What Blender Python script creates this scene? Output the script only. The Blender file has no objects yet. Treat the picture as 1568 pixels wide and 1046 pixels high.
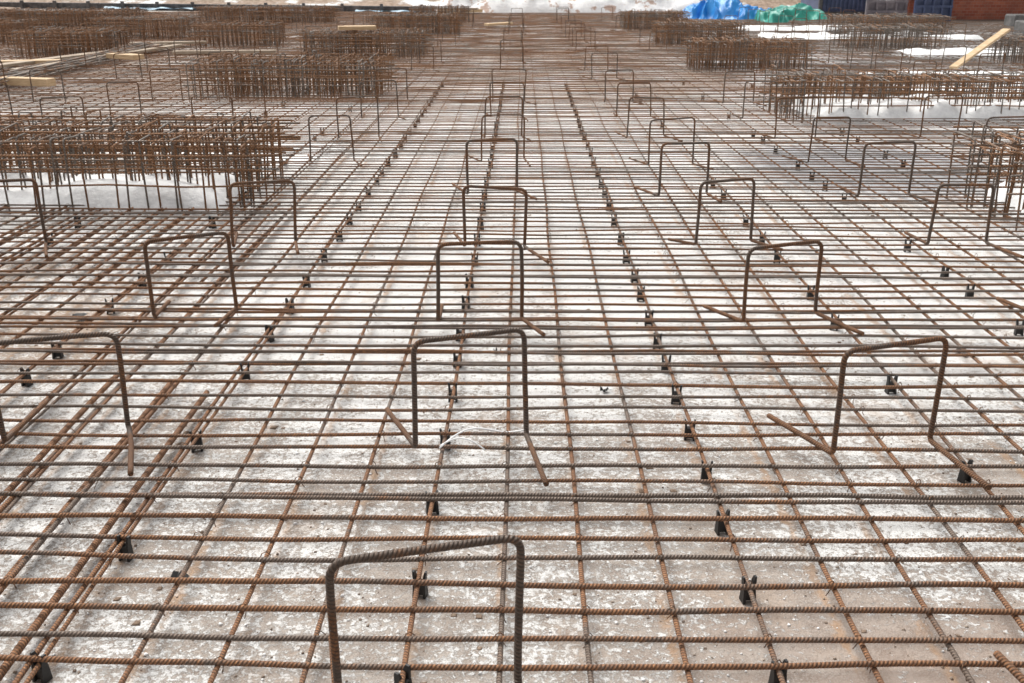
import bpy, math, random
import numpy as np
from mathutils import Vector, noise as mn
random.seed(7); rng=np.random.default_rng(11)
scene=bpy.context.scene

# ------------------------------------------------------------------ helpers
class NT:
    def __init__(s,name):
        s.m=bpy.data.materials.new(name); s.m.use_nodes=True
        s.t=s.m.node_tree; s.t.nodes.clear()
        s.out=s.t.nodes.new('ShaderNodeOutputMaterial')
        s.b=s.t.nodes.new('ShaderNodeBsdfPrincipled')
        s.t.links.new(s.b.outputs[0],s.out.inputs[0])
        s.tc=s.t.nodes.new('ShaderNodeTexCoord')
    def n(s,k): return s.t.nodes.new(k)
    def set(s,sock,v):
        if isinstance(v,bpy.types.NodeSocket): s.t.links.new(v,sock)
        else: sock.default_value=v
    def math(s,op,a,b=0.0,c=0.0,clamp=False):
        x=s.n('ShaderNodeMath'); x.operation=op; x.use_clamp=clamp
        s.set(x.inputs[0],a); s.set(x.inputs[1],b); s.set(x.inputs[2],c); return x.outputs[0]
    def mix(s,f,a,b,mode='MIX'):
        x=s.n('ShaderNodeMix'); x.data_type='RGBA'; x.blend_type=mode
        s.set(x.inputs[0],f)
        for i,v in((6,a),(7,b)):
            if isinstance(v,tuple) and len(v)==3: v=v+(1,)
            s.set(x.inputs[i],v)
        return x.outputs[2]
    def noise(s,scale,detail=4,rough=.55,vec=None,dist=0):
        x=s.n('ShaderNodeTexNoise'); x.inputs['Scale'].default_value=scale
        x.inputs['Detail'].default_value=detail; x.inputs['Roughness'].default_value=rough
        x.inputs['Distortion'].default_value=dist
        s.t.links.new(vec if vec else s.tc.outputs['Object'],x.inputs['Vector']); return x.outputs[0]
    def ss(s,v,a,b,lo=0.0,hi=1.0):
        x=s.n('ShaderNodeMapRange'); x.interpolation_type='SMOOTHSTEP'
        s.set(x.inputs['Value'],v); x.inputs['From Min'].default_value=a; x.inputs['From Max'].default_value=b
        x.inputs['To Min'].default_value=lo; x.inputs['To Max'].default_value=hi; return x.outputs[0]
    def xyz(s):
        x=s.n('ShaderNodeSeparateXYZ'); s.t.links.new(s.tc.outputs['Object'],x.inputs[0]); return x.outputs
    def map(s,sc):
        x=s.n('ShaderNodeMapping'); x.inputs['Scale'].default_value=sc
        s.t.links.new(s.tc.outputs['Object'],x.inputs['Vector']); return x.outputs[0]
    def bump(s,h,strength,dist):
        x=s.n('ShaderNodeBump'); x.inputs['Strength'].default_value=strength; x.inputs['Distance'].default_value=dist
        s.set(x.inputs['Height'],h); s.t.links.new(x.outputs[0],s.b.inputs['Normal']); return x
    def col(s,v): s.set(s.b.inputs['Base Color'],v if not isinstance(v,tuple) else v+(1,))
    def rough(s,v): s.set(s.b.inputs['Roughness'],v)

class Builder:
    def __init__(s): s.v=[];s.f=[];s.uv=[];s.r=[];s.n=0
    def tube(s,P,rad,n=6,rust=.5,cap=True):
        P=np.asarray(P,float); k=len(P)
        T=np.gradient(P,axis=0); T/=np.linalg.norm(T,axis=1)[:,None]+1e-12
        rr=np.full(k,rad) if np.isscalar(rad) else np.asarray(rad,float)
        ru=np.full(k,rust) if np.isscalar(rust) else np.asarray(rust,float)
        L=np.concatenate([[0],np.cumsum(np.linalg.norm(np.diff(P,axis=0),axis=1))])+random.random()
        if cap:
            P=np.vstack([P[:1],P,P[-1:]]);T=np.vstack([T[:1],T,T[-1:]]);rr=np.concatenate([[0.0002],rr,[0.0002]])
            ru=np.concatenate([ru[:1],ru,ru[-1:]]);L=np.concatenate([L[:1],L,L[-1:]]);k+=2
        ref=np.array([0,0,1.0]) if abs(T[0][2])<.8 else np.array([1.0,0,0])
        N=np.zeros((k,3)); c=ref
        for i in range(k):
            c=c-T[i]*c.dot(T[i]); c=c/(math.sqrt(c.dot(c))+1e-12); N[i]=c
        Bn=np.cross(T,N); a=np.arange(n)*2*math.pi/n
        V=P[:,None,:]+rr[:,None,None]*(np.cos(a)[None,:,None]*N[:,None,:]+np.sin(a)[None,:,None]*Bn[:,None,:])
        i=np.arange(k-1)[:,None]*n; j=np.arange(n)[None,:]; j2=(j+1)%n
        F=np.stack([i+j,i+n+j,i+n+j2,i+j2],-1).reshape(-1,4)+s.n
        u0=np.broadcast_to(L[:-1,None],(k-1,n));u1=np.broadcast_to(L[1:,None],(k-1,n))
        v0=np.broadcast_to(j/n,(k-1,n));v1=v0+1/n
        UV=np.stack([np.stack([u0,v0],-1),np.stack([u1,v0],-1),np.stack([u1,v1],-1),np.stack([u0,v1],-1)],2).reshape(-1,2)
        s.v.append(V.reshape(-1,3));s.f.append(F);s.uv.append(UV);s.r.append(np.repeat(ru,n));s.n+=k*n
    def quads(s,V,F,rust=0.5):
        V=np.asarray(V,float);F=np.asarray(F)
        s.v.append(V);s.f.append(F+s.n);s.uv.append(np.zeros((F.size,2)));s.r.append(np.full(len(V),rust));s.n+=len(V)
    def hexa(s,c,rust=.5):
        s.quads(c,[[3,2,1,0],[4,5,6,7],[0,1,5,4],[1,2,6,5],[2,3,7,6],[3,0,4,7]],rust)
    def box(s,x0,x1,y0,y1,z0,z1,rust=.5):
        s.hexa([(x0,y0,z0),(x1,y0,z0),(x1,y1,z0),(x0,y1,z0),(x0,y0,z1),(x1,y0,z1),(x1,y1,z1),(x0,y1,z1)],rust)
    def obj(s,name,mat,smooth=True,loc=(0,0,0),rot=0,parent=None):
        V=np.concatenate(s.v);F=np.concatenate(s.f);me=bpy.data.meshes.new(name)
        me.vertices.add(len(V));me.vertices.foreach_set('co',V.astype(np.float32).ravel())
        me.loops.add(F.size);me.loops.foreach_set('vertex_index',F.astype(np.int32).ravel())
        me.polygons.add(len(F));me.polygons.foreach_set('loop_start',np.arange(0,F.size,4,dtype=np.int32))
        try: me.polygons.foreach_set('loop_total',np.full(len(F),4,dtype=np.int32))
        except Exception: pass
        me.update(calc_edges=True)
        uv=me.uv_layers.new(name='UVMap');uv.data.foreach_set('uv',np.concatenate(s.uv).astype(np.float32).ravel())
        at=me.attributes.new('rust','FLOAT','POINT');at.data.foreach_set('value',np.concatenate(s.r).astype(np.float32))
        me.polygons.foreach_set('use_smooth',np.full(len(F),smooth))
        me.materials.append(mat);me.update()
        o=bpy.data.objects.new(name,me);scene.collection.objects.link(o)
        o.location=loc;o.rotation_euler[2]=rot
        if parent:o.parent=parent
        return o
def empty(name):
    o=bpy.data.objects.new(name,None);scene.collection.objects.link(o);return o

def grid(x0,x1,y0,y1,nx,ny,fn,name,mat,smooth=True,parent=None):
    B=Builder();V=[]
    for j in range(ny+1):
        for i in range(nx+1):
            x=x0+(x1-x0)*i/nx;y=y0+(y1-y0)*j/ny
            r=fn(x,y,i/nx,j/ny); V.append(r if isinstance(r,tuple) else (x,y,r))
    F=[[j*(nx+1)+i,j*(nx+1)+i+1,(j+1)*(nx+1)+i+1,(j+1)*(nx+1)+i] for j in range(ny) for i in range(nx)]
    B.quads(V,F);return B.obj(name,mat,smooth,parent=parent)

# ------------------------------------------------------------------ materials
def rebar_mat(name,steel=(.135,.10,.078),rustA=(.40,.19,.085),rustB=(.20,.10,.056),pitch=.009,bias=0):
    m=NT(name)
    a=m.n('ShaderNodeAttribute');a.attribute_name='rust'
    n1=m.noise(5,5,.65);n2=m.noise(45,4,.6);n3=m.noise(160,3,.6);n4=m.noise(2.3,4,.6)
    w=m.math('ADD',a.outputs['Fac'],m.math('MULTIPLY',m.math('SUBTRACT',n1,.5),2.0))
    w=m.math('ADD',w,m.math('MULTIPLY',m.math('SUBTRACT',n2,.5),1.0))
    mask=m.ss(w,.2+bias,.70+bias)
    rc=m.mix(m.ss(n3,.35,.65),rustB,rustA)
    rc=m.mix(m.ss(n4,.44,.64,0,.6),rc,rustB)
    st=m.mix(m.ss(n2,.3,.7),steel,tuple(c*1.9 for c in steel))
    c=m.mix(mask,st,rc)
    uv=m.n('ShaderNodeSeparateXYZ');m.t.links.new(m.tc.outputs['UV'],uv.inputs[0])
    ph=m.math('ADD',m.math('MULTIPLY',uv.outputs[0],2*math.pi/pitch),m.math('MULTIPLY',uv.outputs[1],4*math.pi))
    s=m.math('SINE',ph)
    c=m.mix(m.math('MULTIPLY',m.ss(s,-.9,.4,.7,0.0),m.ss(n2,.25,.6,.55,1)),c,(.04,.028,.02))
    m.col(c);m.rough(m.ss(mask,0,1,.5,.85));m.set(m.b.inputs['Metallic'],m.ss(mask,0,1,.15,0))
    m.bump(m.math('ADD',s,m.math('MULTIPLY',n3,1.2)),.9,.0015)
    return m.m
M_bar=rebar_mat('rebar_steel')
M_stand=rebar_mat('rebar_bent_steel',steel=(.085,.058,.042),rustA=(.30,.135,.055),rustB=(.13,.064,.034))
M_cage=rebar_mat('rebar_cage_steel',steel=(.15,.125,.105),rustA=(.44,.22,.10),rustB=(.22,.115,.062),pitch=.02)

# slab -------------------------------------------------------------
m=NT('frosted_concrete');X,Y,Z=m.xyz()
g=m.noise(210,4,.75);f=m.noise(62,6,.72,dist=.4);md=m.noise(11,7,.7);lg=m.noise(1.3,6,.66,dist=.6)
base=m.mix(m.ss(md,.38,.62),(.28,.225,.185),(.45,.39,.34))
base=m.mix(m.ss(g,.45,.62,0,.75),base,(.56,.515,.475))
base=m.mix(m.ss(m.noise(30,6,.75),.55,.66,0,.6),base,(.18,.135,.105))
snow=m.mix(m.ss(g,.38,.62),(.60,.585,.565),(.86,.855,.84))
lift=m.ss(Y,2.0,5.2,0,.19)
sm=m.math('ADD',m.math('ADD',m.math('MULTIPLY',f,1.2),m.math('MULTIPLY',md,.5)),m.math('ADD',m.math('ADD',m.math('MULTIPLY',lg,.65),m.math('MULTIPLY',g,.3)),lift))
wet=m.math('MULTIPLY',m.ss(m.math('ADD',X,m.math('MULTIPLY',m.math('SUBTRACT',lg,.5),2.5)),.1,.7),m.ss(Y,2.5,1.7))
sm=m.math('SUBTRACT',sm,m.math('MULTIPLY',wet,.16))
dirt=m.math('MULTIPLY',m.math('MULTIPLY',m.ss(X,-1.3,-1.9),m.ss(X,-3.6,-2.6)),m.math('MULTIPLY',m.ss(Y,3.3,4.1),m.ss(Y,5.6,4.9)))
sm=m.math('SUBTRACT',sm,m.math('MULTIPLY',dirt,.16))
mask=m.ss(sm,1.30,1.41)
base=m.mix(m.math('MULTIPLY',wet,.6),base,(.31,.215,.165))
base=m.mix(m.math('MULTIPLY',dirt,.6),base,(.38,.26,.17))
c=m.mix(mask,base,snow)
rs=m.noise(2.6,7,.72,vec=m.map((1,.55,1)))
c=m.mix(m.ss(rs,.52,.66,0,.45),c,(.46,.345,.26))
dk=m.noise(3.3,8,.78)
c=m.mix(m.ss(dk,.57,.66,0,.5),c,(.28,.225,.185))
fr_=m.math('FRACT',m.math('ADD',m.math('DIVIDE',m.math('ADD',X,.249),.199),.5))
ds=m.math('MULTIPLY',m.math('ABSOLUTE',m.math('SUBTRACT',fr_,.5)),.199)
ds=m.math('ADD',ds,m.math('MULTIPLY',m.math('SUBTRACT',md,.5),.09))
st=m.math('MULTIPLY',m.ss(ds,.02,.002),m.ss(m.noise(1.9,5,.65,vec=m.map((2.5,.8,1))),.45,.6))
c=m.mix(m.math('MULTIPLY',st,.6),c,(.46,.27,.14))
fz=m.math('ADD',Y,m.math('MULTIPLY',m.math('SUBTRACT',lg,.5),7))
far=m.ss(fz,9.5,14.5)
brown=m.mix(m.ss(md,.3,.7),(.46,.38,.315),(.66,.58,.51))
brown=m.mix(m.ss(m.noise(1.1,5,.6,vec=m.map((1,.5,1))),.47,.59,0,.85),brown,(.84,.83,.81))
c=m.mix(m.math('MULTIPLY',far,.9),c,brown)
rz=m.math('MULTIPLY',m.ss(X,2.2,3.6),m.ss(Y,8.5,10.5))
pat=m.ss(m.noise(.8,6,.65,vec=m.map((.6,1.0,1)),dist=.5),.42,.49)
rc=m.mix(pat,(.15,.145,.145),(.90,.90,.90))
c=m.mix(m.math('MULTIPLY',rz,.92),c,rc)
lz=m.math('MULTIPLY',m.ss(X,-3.4,-4.6),m.ss(Y,8,11))
c=m.mix(m.math('MULTIPLY',lz,.35),c,(.32,.25,.20))
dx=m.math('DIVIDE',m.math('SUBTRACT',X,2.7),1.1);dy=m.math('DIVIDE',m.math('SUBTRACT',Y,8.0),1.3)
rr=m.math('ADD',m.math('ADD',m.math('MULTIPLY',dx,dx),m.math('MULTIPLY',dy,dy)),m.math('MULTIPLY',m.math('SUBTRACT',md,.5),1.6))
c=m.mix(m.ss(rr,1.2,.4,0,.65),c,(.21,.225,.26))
m.col(c);m.rough(m.ss(mask,0,1,.6,.85))
h=m.math('ADD',m.math('MULTIPLY',f,1.0),m.math('ADD',m.math('MULTIPLY',g,.35),m.math('MULTIPLY',mask,.3)))
m.bump(h,.7,.011)
M_slab=m.m

m=NT('site_earth');n=m.noise(.6,6,.65);n2=m.noise(6,5,.6)
c=m.mix(m.ss(n2,.3,.7),(.20,.135,.09),(.40,.30,.23));c=m.mix(m.ss(n,.52,.6),c,(.75,.75,.75));m.col(c);m.rough(.9);m.bump(n2,.8,.08);M_earth=m.m
m=NT('snow');n=m.noise(9,6,.6);n2=m.noise(2.2,5,.65)
c=m.mix(m.ss(n,.3,.7),(.78,.77,.77),(.9,.89,.88));c=m.mix(m.ss(n2,.54,.61,0,.85),c,(.44,.27,.19));m.col(c);m.rough(.7);m.bump(n,.6,.03);M_snow=m.m
m=NT('clean_snow');n=m.noise(22,5,.6)
c=m.mix(m.ss(n,.25,.75),(.78,.78,.78),(.91,.91,.90));m.col(c);m.rough(.7);m.bump(n,.6,.015);M_csnow=m.m
m=NT('black_plastic');n=m.noise(80,3);m.col(m.mix(n,(.007,.007,.008),(.02,.018,.017)));m.rough(.55);M_black=m.m
def wood(name,a,b):
    m=NT(name);n=m.noise(14,5,.6,vec=m.map((.5,.5,6)));n2=m.noise(3,4)
    c=m.mix(m.ss(n,.3,.7),a,b);c=m.mix(m.ss(n2,.55,.75,0,.5),c,(.25,.16,.09));m.col(c);m.rough(.8);m.bump(n,.4,.004);return m.m
M_wood=wood('pine_board',(.50,.34,.19),(.66,.49,.31));M_oldwood=wood('weathered_board',(.27,.20,.145),(.45,.37,.28))
def simple(name,a,b,scale=6,rough=.7,bd=.01):
    m=NT(name);n=m.noise(scale,5,.6);m.col(m.mix(m.ss(n,.3,.7),a,b));m.rough(rough);m.bump(n,.5,bd);return m.m
M_dark=simple('tarred_timber',(.04,.038,.04),(.13,.115,.11))
M_film=simple('blue_film',(.16,.32,.45),(.35,.5,.6),3,.4)
M_btarp=simple('blue_tarpaulin',(.01,.17,.50),(.03,.30,.72),2,.4)
M_gtarp=simple('green_tarpaulin',(.01,.20,.16),(.04,.38,.29),2,.4)
M_navy=simple('navy_painted_steel',(.03,.045,.10),(.07,.09,.17),5,.5)
M_grey=simple('grey_formwork',(.10,.085,.10),(.2,.17,.18),5,.6)
M_cblock=simple('dark_concrete_block',(.06,.058,.058),(.14,.135,.13),5,.8)
m=NT('red_brick');bk=m.n('ShaderNodeTexBrick');bk.inputs['Scale'].default_value=3.2
bk.inputs['Color1'].default_value=(.27,.065,.035,1);bk.inputs['Color2'].default_value=(.36,.11,.06,1);bk.inputs['Mortar'].default_value=(.30,.20,.16,1);bk.inputs['Mortar Size'].default_value=.012
mp=m.n('ShaderNodeMapping');mp.inputs['Rotation'].default_value=(math.radians(90),0,0);m.t.links.new(m.tc.outputs['Object'],mp.inputs[0]);m.t.links.new(mp.outputs[0],bk.inputs[0])
m.col(m.mix(m.ss(m.noise(2,5),.4,.7,0,.5),bk.outputs[0],(.16,.07,.05)));m.rough(.85);M_brick=m.m
M_pebble=simple('grit',(.15,.105,.075),(.46,.38,.31),30,.85)
M_mud=simple('dried_mud',(.14,.095,.065),(.30,.22,.16),60,.9,.004)
M_strap=simple('white_strap',(.85,.85,.85),(.9,.9,.9))

# ------------------------------------------------------------------ ground
grid(-400,400,-300,500,8,8,lambda x,y,u,v:-.16,'ground',M_earth)
B=Builder();B.hexa([(-26,-4,-.15),(26,-4,-.15),(26,35,-.15),(-26,42,-.15),(-26,-4,0),(26,-4,0),(26,35,0),(-26,42,0)])
B.obj('concrete_slab',M_slab,False)

# ------------------------------------------------------------------ mesh of bars
ZL=.050;ZT=.0625
B=Builder()
ys=[];y=-1.5
while y<36:
    ys.append(y+random.uniform(-.014,.014));y+=.1045
def wob(s,amp,wl,seed):
    return np.array([mn.noise((x/wl,seed,0)) for x in s])*amp
for yy in ys:
    near=yy<6
    base=random.choice([.0,.25,.4,.5,.65,.75,.9]) if yy<10 else random.uniform(.1,.85)
    for rep in range(2 if (random.random()<.15) else 1):
        if near:
            s=np.arange(-7,7.01,.1);n=10
        else:
            s=np.arange(-24,24.1,.6);n=5 if yy>14 else 6
        sd=random.random()*500;tilt=random.gauss(0,.002)
        yv=yy+rep*.016+wob(s,.024,1.3,sd)+tilt*s+wob(s,.007,.35,sd+9)
        zv=ZT+wob(s,.010,.9,sd+3)
        ru=base+wob(s,1.3,.8,sd+5)
        if yy>9: ru=ru+np.clip((3.2-s)*.15,-.5,.25)
        r0=.0067 if yy<2.6 else .0060 if yy<5 else .0052 if yy<8 else .0044
        B.tube(np.stack([s,yv,zv],1),r0*random.uniform(.93,1.08),n,ru)
        if near:
            for sg in(-1,1):
                s2=np.arange(7,24.1,.8)*sg
                B.tube(np.stack([s2,np.full(len(s2),yy),np.full(len(s2),ZT)],1),.0055,5,base)
xs=[];x=-.249-.199*120
while x<24.2:
    xs.append(x);x+=.199
for x0 in xs:
    reps=[0]
    if -3.4<x0<-.95: reps=[0,.018] if random.random()<.6 else [0]
    base=random.uniform(.4,1.0)
    for k,rp in enumerate(reps):
        a=np.arange(-1.5,7,.12 if abs(x0)<4 else .6);b=np.arange(7,36,.6);s=np.concatenate([a,b])
        sd=random.random()*500
        xv=x0+rp+random.uniform(-.012,.012)+wob(s,.020,1.5,sd)+random.gauss(0,.001)*s
        zv=ZL-.0+wob(s,.006,.8,sd+3)
        ru=base+wob(s,1.3,.7,sd+5)+(.15 if x0<-.9 else 0)
        r0=(.0064 if x0>-1.1 else .0074) if k==0 else .0055
        B.tube(np.stack([xv,s,zv],1),np.interp(s,[6,10],[r0,r0*.72]),8 if abs(x0)<3 else 5,ru)
for i in range(16):
    x0=-1.35-.0995*i-.1
    s=np.arange(random.uniform(4.6,5.3),6.6,.12);sd=random.random()*99
    B.tube(np.stack([x0+wob(s,.02,1.2,sd),s,np.full(len(s),.033)],1),.0075,7,.95)
for i,x0 in enumerate((-1.12,-1.26,-1.47,-1.66,-1.9)):
    s=np.arange(-.5,3.4+.3*random.random(),.1);sd=random.random()*99
    B.tube(np.stack([x0+wob(s,.03,1.4,sd)+random.gauss(0,.006)*s,s,np.full(len(s),.034)],1),.010,9,1.1)
B.obj('reinforcement_mesh',M_bar)

# tie wires
B=Builder()
for yy in ys:
    if yy<1 or yy>7: continue
    for x0 in xs:
        if abs(x0)>.75*yy+.6 or random.random()<.45: continue
        c=np.array([x0,yy,.06]);a=random.uniform(0,6.28)
        P=[c+(-.011,-.010,.0),c+(-.006,-.003,.012),c+(.004,.004,.0135),c+(.012,.010,0),c+(.006,.012,-.012),c+(.004+.014*math.cos(a),.014*math.sin(a),-.014-random.random()*.014)]
        B.tube(P,.0014,4,.6)
B.obj('tie_wires',M_cage)

# ------------------------------------------------------------------ plastic spacers
B=Builder()
def spacer(cx,cy,rot,sc=1.0):
    ca,sa=math.cos(rot),math.sin(rot)
    def T(l): return [(cx+(p[0]*ca-p[1]*sa)*sc,cy+(p[0]*sa+p[1]*ca)*sc,p[2]) for p in l]
    def fr(x0,y0,w0,d0,z0,x1,y1,w1,d1,z1):
        B.hexa(T([(x0-w0,y0-d0,z0),(x0+w0,y0-d0,z0),(x0+w0,y0+d0,z0),(x0-w0,y0+d0,z0),(x1-w1,y1-d1,z1),(x1+w1,y1-d1,z1),(x1+w1,y1+d1,z1),(x1-w1,y1+d1,z1)]))
    for sx in(-1,1):
        fr(sx*.0138,0,.0034,.014,.001,sx*.0120,0,.0034,.010,.040)
        fr(sx*.0120,0,.0034,.009,.040,sx*.0134,0,.0034,.008,.059)
        fr(sx*.0134,0,.0034,.008,.059,sx*.0158,0,.0026,.005,.070)
    fr(0,0,.0104,.006,.006,0,0,.0086,.008,.038)
    fr(0,0,.0086,.010,.038,0,0,.0084,.010,.0425)
rows={-.249:[1.815,2.19,2.60,3.02,3.41,3.75,4.05,4.45,4.8,5.2],
      .551:[1.85,2.175,2.5,2.8,3.1,3.4,3.7,3.95,4.25,4.6,4.9,5.25],
      -1.04:[1.86,2.35,3.0,3.6,4.03,4.4,4.8,5.26],
      1.34:[1.9,2.36,2.81,3.5,4.2,4.63,5.26],
      -1.84:[3.54,3.83,4.39,4.8,5.2],
      2.10:[2.9,4.14,4.66,4.97,5.5],
      -2.64:[4.8,5.6],2.93:[4.4,5.6]}
for X0,l in rows.items():
    l=list(l);y=l[-1]+.4
    while y<14:
        if abs(X0)<1.1 or random.random()<.5: l.append(y+random.uniform(-.05,.05))
        y+=.4
    for yy in l: spacer(X0+random.uniform(-.006,.006),yy,random.gauss(0,.25),random.uniform(.9,1.08))
B.obj('plastic_rebar_spacers',M_black,False)

# ------------------------------------------------------------------ bent support stands
def fillet(pts,r,seg=5):
    out=[np.array(pts[0],float)]
    for i in range(1,len(pts)-1):
        p=np.array(pts[i],float);a=np.array(pts[i-1],float)-p;b=np.array(pts[i+1],float)-p
        la,lb=np.linalg.norm(a),np.linalg.norm(b);rr=min(r[i] if isinstance(r,(list,tuple)) else r,la*.45,lb*.45)
        A=p+a/la*rr;C=p+b/lb*rr
        for t in np.linspace(0,1,seg): out.append((1-t)**2*A+2*t*(1-t)*p+t*t*C)
    out.append(np.array(pts[-1],float));return out
def stand(xl,yl,xr,yr,h,fl,fr_,rust,r=.0080):
    B=Builder();z=.076
    jt=lambda a:random.gauss(0,a)
    P=[(xl+fl[0],yl+fl[1],z+.004),(xl,yl,z),(xl+jt(.006),yl+jt(.01),h+.06+jt(.006)),(xr+jt(.006),yr+jt(.01),h+.06+jt(.006)),(xr,yr,z),(xr+fr_[0],yr+fr_[1],z+.004)]
    P=fillet(P,[0,.02,.038,.038,.02,0],6)
    Q=[P[0]]
    for a,b in zip(P[:-1],P[1:]):
        k=max(1,int(np.linalg.norm(b-a)/.03))
        for t in range(1,k+1): Q.append(a+(b-a)*t/k)
    Q=np.array(Q);k=np.arange(len(Q));sd=random.random()*99
    Q=Q+np.stack([wob(k,.005,9,sd),wob(k,.006,9,sd+7),wob(k,.003,9,sd+3)],1)
    ru=np.full(len(Q),rust)+wob(k,.9,7,random.random()*99)
    ru[:8]+=.6;ru[-9:]+=.6
    B.tube(Q,r,10,ru)
    return B.obj('rebar_support_stand',M_stand)
cages=[
 (-6.3,-1.66,6.3,7.5,.46,.7),(-3.8,-1.6,12,13.3,.44,.6),(-3.7,-1.6,17.5,18.8,.44,.6),(-3.3,-1.4,23.6,25,.46,.6),
 (-8.4,-6.9,17.6,18.9,.45,.8),(-8.8,-6.9,22,23.2,.45,.7),(-6.2,-4.6,20,21.2,.45,.7),(-8.6,-5,28.5,29.8,.45,.7),(-13.8,-9.5,26,27.5,.45,.7),(-12.5,-9.6,20.5,21.6,.45,.8),
 (2.87,6.0,5.95,6.85,.47,.6),(2.6,5.6,10.4,11.4,.42,.6),(2.5,4.2,15.4,16.6,.44,.7),(2.6,4.2,20.4,21.6,.45,.6),
 (5.9,7.7,19.5,20.7,.42,.1),(7.6,9.8,16.4,17.6,.42,.1),(2.4,3.9,25.5,26.8,.45,.4),(7.0,9.5,24,25.2,.42,.2),(-3.0,-1.5,29,30,.45,.5)]
def incage(x,y):
    return any(a-.25<x<b+.25 and c-.3<y<d+.2 for a,b,c,d,_,_ in cages)
fix={(0,0):(-.362,1.69,-.005,1.76),(0,1):(-.325,2.87,.0125,2.97),(0,2):(-.348,4.08,.0,4.12),
     (1,0):(1.07,1.62,1.40,1.70),(1,1):(.94,2.84,1.27,2.94),(1,2):(.919,4.08,1.246,4.2),(1,3):(.92,5.35,1.23,5.45),
     (-1,1):(-1.606,2.90,-1.26,3.02),(-1,2):(-1.55,4.12,-1.235,4.25),(-1,3):(-1.52,5.28,-1.216,5.4)}
feet={(0,1):((-.12,.28),(.06,-.34)),(1,1):((-.13,.28),(.05,-.32)),(-1,1):((.0,.3),(.13,-.34)),(1,2):((-.13,.2),(.12,-.28)),(-1,2):((0,.2),(-.02,-.25)),(0,2):((0,.2),(.09,-.22)),(0,0):((-.05,.22),(.02,-.3)),(1,3):((-.13,.1),(.12,-.22))}
for ci in range(-7,8):
    cx=-.165+1.248*ci
    for k in range(0,24):
        cy=1.70+1.222*k
        if abs(cx)>.62*cy+.8: continue
        if (ci,k) in fix: xl,yl,xr,yr=fix[(ci,k)]
        else:
            xl=cx-.165+random.gauss(0,.018);xr=xl+random.uniform(.30,.345);yl=cy+random.gauss(0,.06);yr=yl+random.uniform(-.01,.12)
        if incage((xl+xr)/2,yl): continue
        if k>7 and random.random()<.3: continue
        fl=(random.uniform(-.14,.0),random.uniform(.24,.3));f2=(random.uniform(.04,.13),-random.uniform(.26,.34))
        if (ci,k) in feet: fl,f2=feet[(ci,k)]
        stand(xl,yl,xr,yr,.348+random.gauss(0,.007),fl,f2,random.uniform(.25,.7),.0084 if k<5 else .0066)

# ------------------------------------------------------------------ starter cages
def cage(x0,x1,y0,y1,h,rust):
    B=Builder();rowsY=np.linspace(y0,y1,max(4,int((y1-y0)/.24)+1))
    x=x0
    while x<=x1:
        for i in range(len(rowsY)-1):
            if random.random()<.12: continue
            ya,yb=rowsY[i]+random.gauss(0,.015),rowsY[i+1]+random.gauss(0,.015)
            hh=h+random.gauss(0,.022)
            xx=x+random.gauss(0,.018);lx=random.gauss(0,.014)
            P=fillet([(xx,ya,.01),(xx+lx,ya,hh),(xx+lx,yb,hh+random.gauss(0,.01)),(xx,yb,.01)],.03,3)
            B.tube(P,.0062,5,rust-.1+random.gauss(0,.5))
        if random.random()<.6:
            yy=random.choice(list(rowsY));xx=x+random.uniform(-.03,.03);t=h+random.uniform(0,.07);a=random.uniform(0,6.28)
            P=fillet([(xx,yy,.01),(xx,yy,t),(xx+.05*math.cos(a),yy+.05*math.sin(a),t-.02)],.015,3);B.tube(P,.006,5,rust+random.gauss(0,.45))
        x+=.088
    for yy in rowsY:
        for z in (h*.46,h*.60,h*.74,h*.87,h*.98):
            s=np.linspace(x0-.06,x1+.06,max(5,int((x1-x0)/.4)));sd=random.random()*90
            B.tube(np.stack([s,yy+wob(s,.03,.7,sd)+random.gauss(0,.01),z+wob(s,.02,.6,sd+3)+random.gauss(0,.012)],1),.0062,5,rust+random.gauss(.15,.4))
    n=int((x1-x0)/.09)
    for i in range(n):
        xx=random.uniform(x0,x1);z=random.uniform(h*.5,h*1.02);a=random.uniform(y0,y1-.3)
        P=[(xx,a,z),(xx+random.gauss(0,.07),a+random.uniform(.2,.5),z+random.gauss(0,.03))]
        P=fillet([(xx,a,z-.05)]+P,.015,3);B.tube(P,.005,5,rust+random.gauss(.35,.25))
    return B.obj('starter_rebar_cage',M_cage)
for c in cages: cage(*c)

def drift(x0,x1,y0,y1,h,mat=M_csnow,name='snow_drift',step=.06):
    sd=random.random()*99
    def fn(x,y,u,v):
        e=min(min(u,1-u)*(x1-x0),min(v,1-v)*(y1-y0))
        n=mn.fractal((x*2.2+sd,y*2.2,0),.9,2,4);n2=mn.noise((x*1.1+sd,y*1.1,5))
        e2=max(0,min(1,(e+.09*n+.06*n2-.01)/.14))*min(1,e/.07)
        return -.02+(h*max(.35,.85+.35*n+.25*n2)+.02)*(max(0,e2)**.6)
    grid(x0,x1,y0,y1,int((x1-x0)/step),int((y1-y0)/step),fn,name,mat)
drift(-6.2,-1.8,6.28,7.2,.19,step=.045);drift(-3.0,-1.5,7.9,8.9,.05)
drift(2.8,5.8,10.3,11.3,.22,step=.045);drift(3.0,5.5,6.0,6.8,.15);drift(4.6,7.2,12.2,13.6,.08,step=.1)
drift(6.5,11,18,19.2,.12,step=.1);drift(4.5,8,14.2,15,.1,step=.08);drift(5,9.5,22,23.4,.14,step=.1);drift(5,8,25,26.5,.14,step=.1)

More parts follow.
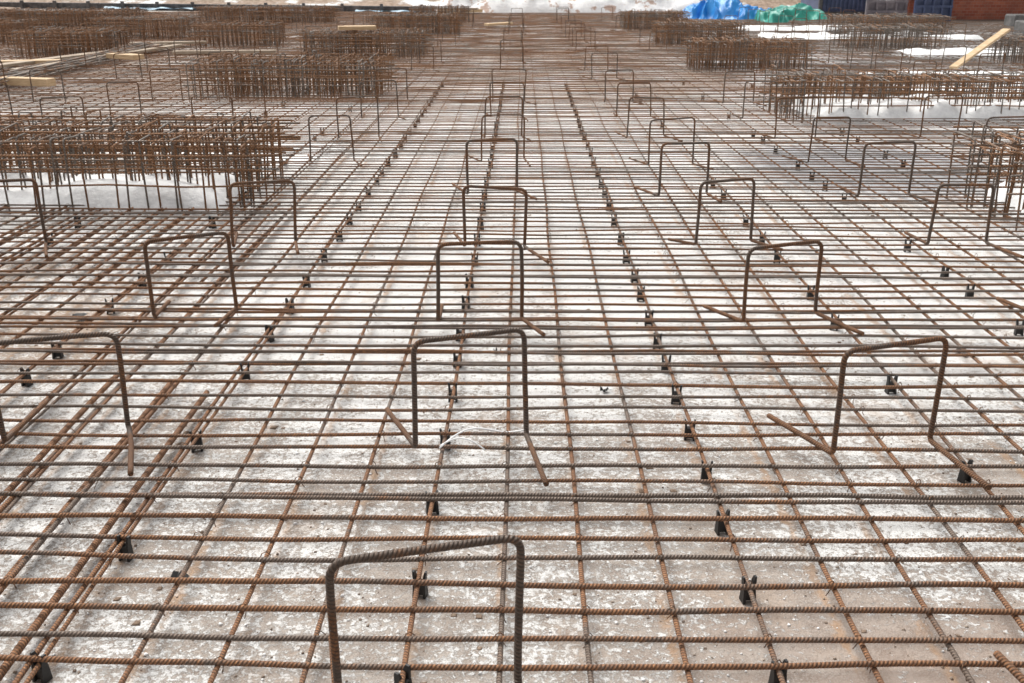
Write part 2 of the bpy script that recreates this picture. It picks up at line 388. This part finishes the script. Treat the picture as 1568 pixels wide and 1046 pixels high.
# ------------------------------------------------------------------ loose boards
def board(name,a,b,w,t,mat,cam=0):
    a=Vector(a);b=Vector(b);d=(b-a);L=d.length;d.normalize();sd=d.cross(Vector((0,0,1))).normalized();up=sd.cross(d)
    B=Builder();N=6
    V=[];
    for i in range(N+1):
        p=a+d*L*i/N+up*(math.sin(math.pi*i/N)*cam)
        for q,r in((-1,0),(1,0),(1,1),(-1,1)): V.append(tuple(p+sd*(w/2*q)+up*(t*r)))
    F=[[i*4+j,i*4+(j+1)%4,i*4+4+(j+1)%4,i*4+4+j] for i in range(N) for j in range(4)]
    F+=[[3,2,1,0],[N*4,N*4+1,N*4+2,N*4+3]]
    B.quads(V,F);o=B.obj(name,mat,False)
    bv=o.modifiers.new('b','BEVEL');bv.width=.004;bv.segments=1;return o
board('wooden_plank',(6.15,15.3,.09),(7.25,16.25,.56),.12,.035,M_wood)
board('wooden_plank',(-6.6,19.8,.09),(-7.6,14.0,.13),.2,.04,M_oldwood)
board('wooden_plank',(-6.25,19.5,.10),(-7.0,14.6,.10),.14,.04,M_oldwood)
board('wooden_plank',(-5.9,18.0,.08),(-4.2,18.2,.08),.14,.05,M_oldwood)
board('wooden_plank',(-6.25,16.2,.16),(-5.72,15.9,.16),.2,.07,M_wood)
board('wooden_plank',(-6.45,13.1,.09),(-5.75,12.9,.09),.16,.09,M_wood)
board('wooden_plank',(-8.0,15.6,.1),(-6.9,15.9,.1),.2,.06,M_wood)
board('wooden_plank',(-7.2,19.6,.12),(-5.9,20.0,.12),.2,.04,M_oldwood)
board('wooden_plank',(-3.05,17.8,.48),(-2.45,17.95,.48),.22,.06,M_wood)
board('wooden_plank',(-3.0,18.1,.48),(-2.5,18.2,.48),.2,.05,M_wood)
board('wooden_plank',(-2.7,34.3,.1),(-1.3,34.5,.1),.3,.1,M_wood)
board('wooden_plank',(-2.9,34.0,.2),(-1.4,33.8,.2),.2,.06,M_oldwood)
board('wooden_plank',(-.9,26.5,.1),(-.3,26.9,.12),.2,.05,M_wood)
B=Builder()
for i in range(22):
    o=random.uniform(-.22,.22);z=.1+random.random()*.08
    s=np.linspace(0,1,14)
    P=np.stack([-6.75+o+s*(.25+random.gauss(0,.12)),19.5-s*8.2,z+.04*np.sin(s*7+i)],1);B.tube(P,.009,5,.15+random.random()*.4)
B.obj('loose_rebar_bundle',M_cage)

# ------------------------------------------------------------------ far end of the site
B=Builder()
B.hexa([(-24,41.6,0),(-1.4,35.4,0),(-1.35,35.7,0),(-24,42,0),(-24,41.6,.22),(-1.4,35.4,.22),(-1.35,35.7,.22),(-24,42,.22)])
for i in range(16):
    t=i/16;x=-24+22*t;y=41.5-6.05*t
    B.box(x,x+.09,y-.14,y-.01,0,.30)
B.obj('edge_formwork_beam',M_dark,False)
for (a,b,w) in (((-9.5,37.1),(-6.5,36.3),.5),((-5.6,36.0),(-3.2,35.3),.4),((-15,38.6),(-11.5,37.7),.5)):
    def fn(x,y,u,v,a=a,b=b,w=w):
        px=a[0]+(b[0]-a[0])*u;py=a[1]+(b[1]-a[1])*u+w*v*.8
        return (px,py,.08+.08*mn.noise((px*2,py*4,0)))
    grid(0,1,0,1,40,8,fn,'blue_plastic_film',M_film)
def bank(x,y,u,v):
    n=mn.fractal((x*.35,y*.4,3),.9,2,5)
    prof=min(1,max(0,(v*8-.2)))*.55+v*2.6
    return -.2+prof*(1+.25*n)+.25*n*min(1,v*6)
grid(-60,60,39,58,240,60,lambda x,y,u,v:bank(x,y,u,v)if x>-1.5 else bank(x,y,u,v)*min(1,max(.25,v*3)),'earth_bank',M_earth)
def sb(x,y,u,v):
    e=min(min(u,1-u)*6,min(v,1-v)*4,1);n=mn.fractal((x*.9,y*.9,5),.9,2,5)
    return -.05+(1.2*(.8+.5*n))*max(0,e)**.7
grid(-3.0,6.3,35.0,39.5,110,50,sb,'snow_bank',M_snow)
def tarp(name,cx,cy,rx,ry,h,mat,sd):
    def fn(x,y,u,v):
        a=math.atan2(y-cy,x-cx)
        d=math.hypot((x-cx)/rx,(y-cy)/ry)/(1+.35*mn.noise((math.cos(a)*1.9+sd,math.sin(a)*1.9,7)))
        n=mn.noise((x*1.3+sd,y*1.0,0))
        q=mn.noise((x*1.1+sd,y*1.1,9));fo=1-abs(mn.noise((x*1.9+q*2+sd,y*1.2-q*2,3)))*3.2
        f2=1-abs(mn.noise((x*4.2+q*3,y*3.0+sd,5)))*3
        k=max(0,min(1,(1.1-d)*4))
        return h*max(0,1-d)**.8*(.75+.9*n)+k*(.16*fo+.06*f2+.06)-(.06 if k<=0 else 0)
    grid(cx-rx*1.5,cx+rx*1.5,cy-ry*1.5,cy+ry*1.5,110,80,fn,name,mat,False)
tarp('blue_tarpaulin',6.0,31.8,1.45,1.2,.5,M_btarp,3)
tarp('green_tarpaulin',7.5,30.8,1.1,.8,.34,M_gtarp,8)
tarp('green_tarpaulin',6.75,29.6,.4,.9,.22,M_gtarp,18)
p=empty('shipping_container')
B=Builder();B.box(8.9,10.3,32.6,35,.12,2.5)
for i in range(11): B.box(8.95+i*.125,9.01+i*.125,32.565,32.598,.25,2.38)
B.obj('ribbed_body',M_navy,False,parent=p)
B=Builder();B.box(8.84,10.36,32.54,32.562,.03,.2);B.box(8.84,10.36,32.54,32.562,2.42,2.55);B.box(8.82,8.92,32.5,32.6,0,2.6);B.box(10.3,10.4,32.5,32.6,0,2.6);B.obj('frame_rails',M_dark,False,parent=p)
for i,(x,yv,w,hh,mt) in enumerate([(9.3,29.6,1.1,.62,M_grey),(10.5,29.3,1.0,.9,M_navy),(10.6,31.2,1.6,1.2,M_brick)]):
    B=Builder();B.box(x,x+w,yv,yv+.03,.02,hh)
    for k in range(5): B.box(x+k*(w-.05)/4,x+k*(w-.05)/4+.05,yv-.07,yv-.002,.02,hh)
    for k in (0,.5,1): B.box(x-.01,x+w+.01,yv-.09,yv-.072,.03+k*(hh-.1),.09+k*(hh-.1))
    B.obj('formwork_panel',mt,False)
for (x,yv,w,d,hh) in ((12.2,27.0,1.8,.6,.34),(14.2,26.4,2.2,.7,.4),(10.8,23.2,1.8,.7,.36)):
    B=Builder();B.box(x,x+w,yv,yv+d,.0,hh);B.box(x+w*.2,x+w*.3,yv+d*.4,yv+d*.6,hh,hh+.06);B.box(x+w*.7,x+w*.8,yv+d*.4,yv+d*.6,hh,hh+.06)
    o=B.obj('concrete_block',M_cblock,False);o.modifiers.new('b','BEVEL').width=.03
B=Builder();B.box(11.5,26,30.5,30.9,0,2.2);B.box(11.45,26.05,30.45,30.95,2.2,2.3)
for i in range(4): B.box(11.5+i*4.3,11.9+i*4.3,30.36,30.498,0,2.19)
B.obj('brick_wall',M_brick,False)

# ------------------------------------------------------------------ debris
def crumbs(name,n,mat,smin,smax,ymax,flat=1.0):
    B=Builder()
    for i in range(n):
        y=1.0+(ymax-1.0)*random.random()**1.4;x=random.uniform(-.62*y-.3,.62*y+.3);s=random.uniform(smin,smax)*random.uniform(.6,1.2)
        c=[]
        for z in(0,1):
            for q,r in((-1,-1),(1,-1),(1,1),(-1,1)):
                k=s*(.9 if z==0 else .55);c.append((x+q*k*random.uniform(.5,1.3),y+r*k*random.uniform(.5,1.3),flat*z*s*random.uniform(.6,1.2)))
        B.hexa(c)
    B.obj(name,mat,True)
crumbs('gravel_grit',2600,M_pebble,.0012,.0045,6);crumbs('snow_crumbs',3500,M_csnow,.0012,.005,6)
crumbs('mud_flakes',170,M_mud,.006,.014,7,.3)
B=Builder()
for (x,y,s) in ((-.87,2.24,.035),(-1.5,2.4,.05),(1.42,2.05,.04),(.3,3.5,.02),(-.1,3.9,.02),(.95,3.75,.03),(-1.95,4.3,.05),(1.75,3.9,.04)):
    for k in range(5):
        a=random.uniform(0,6.28);b=a+random.uniform(.6,1.5)
        B.quads([(x,y,.006),(x+s*math.cos(a),y+s*math.sin(a),.004+random.random()*.012),(x+s*.8*math.cos((a+b)/2),y+s*.8*math.sin((a+b)/2),.02),(x+s*.7*math.cos(b),y+s*.7*math.sin(b),.005)],[[0,1,2,3]])
B.obj('plastic_scraps',M_black,False)
s=np.linspace(0,1,20);B=Builder()
B.tube(np.stack([-.25+.26*s,2.86+.16*np.sin(s*2.0),.080+.02*np.sin(s*6)],1),.003,6,.1)
B.tube(np.stack([-.25+.14*s,2.88-.04*s,.078+.035*np.sin(s*3)],1),.0026,6,.1);B.obj('plastic_strap',M_strap)

# ------------------------------------------------------------------ light & camera
w=bpy.data.worlds.new('World');scene.world=w;w.use_nodes=True;t=w.node_tree
bg=t.nodes['Background'];sky=t.nodes.new('ShaderNodeTexSky');sky.sky_type='NISHITA';sky.sun_disc=False
EL=math.radians(58);AZ=math.radians(-35)
sky.sun_elevation=EL;sky.sun_rotation=AZ;sky.air_density=1.0;sky.dust_density=4.0
hs=t.nodes.new('ShaderNodeHueSaturation');hs.inputs['Saturation'].default_value=.08;hs.inputs['Value'].default_value=1.2
t.links.new(sky.outputs[0],hs.inputs['Color']);t.links.new(hs.outputs[0],bg.inputs[0]);bg.inputs[1].default_value=.15
sd=bpy.data.lights.new('sun','SUN');sd.energy=2.9;sd.angle=math.radians(35);sd.color=(1,.965,.905)
so=bpy.data.objects.new('sun',sd);scene.collection.objects.link(so)
d=Vector((math.sin(AZ)*math.cos(EL),math.cos(AZ)*math.cos(EL),math.sin(EL)))
so.rotation_euler=d.to_track_quat('Z','Y').to_euler()
cam=bpy.data.cameras.new('camera');co=bpy.data.objects.new('camera',cam);scene.collection.objects.link(co)
co.location=(0,0,1.462);co.rotation_euler=(math.radians(70.1),0,math.radians(.58))
cam.sensor_width=36;cam.lens=36.4;cam.clip_end=1500;cam.clip_start=.05
cam.dof.use_dof=True;cam.dof.focus_distance=3.8;cam.dof.aperture_fstop=9.5
scene.camera=co
scene.view_settings.view_transform='Standard';scene.view_settings.look='None';scene.view_settings.exposure=0
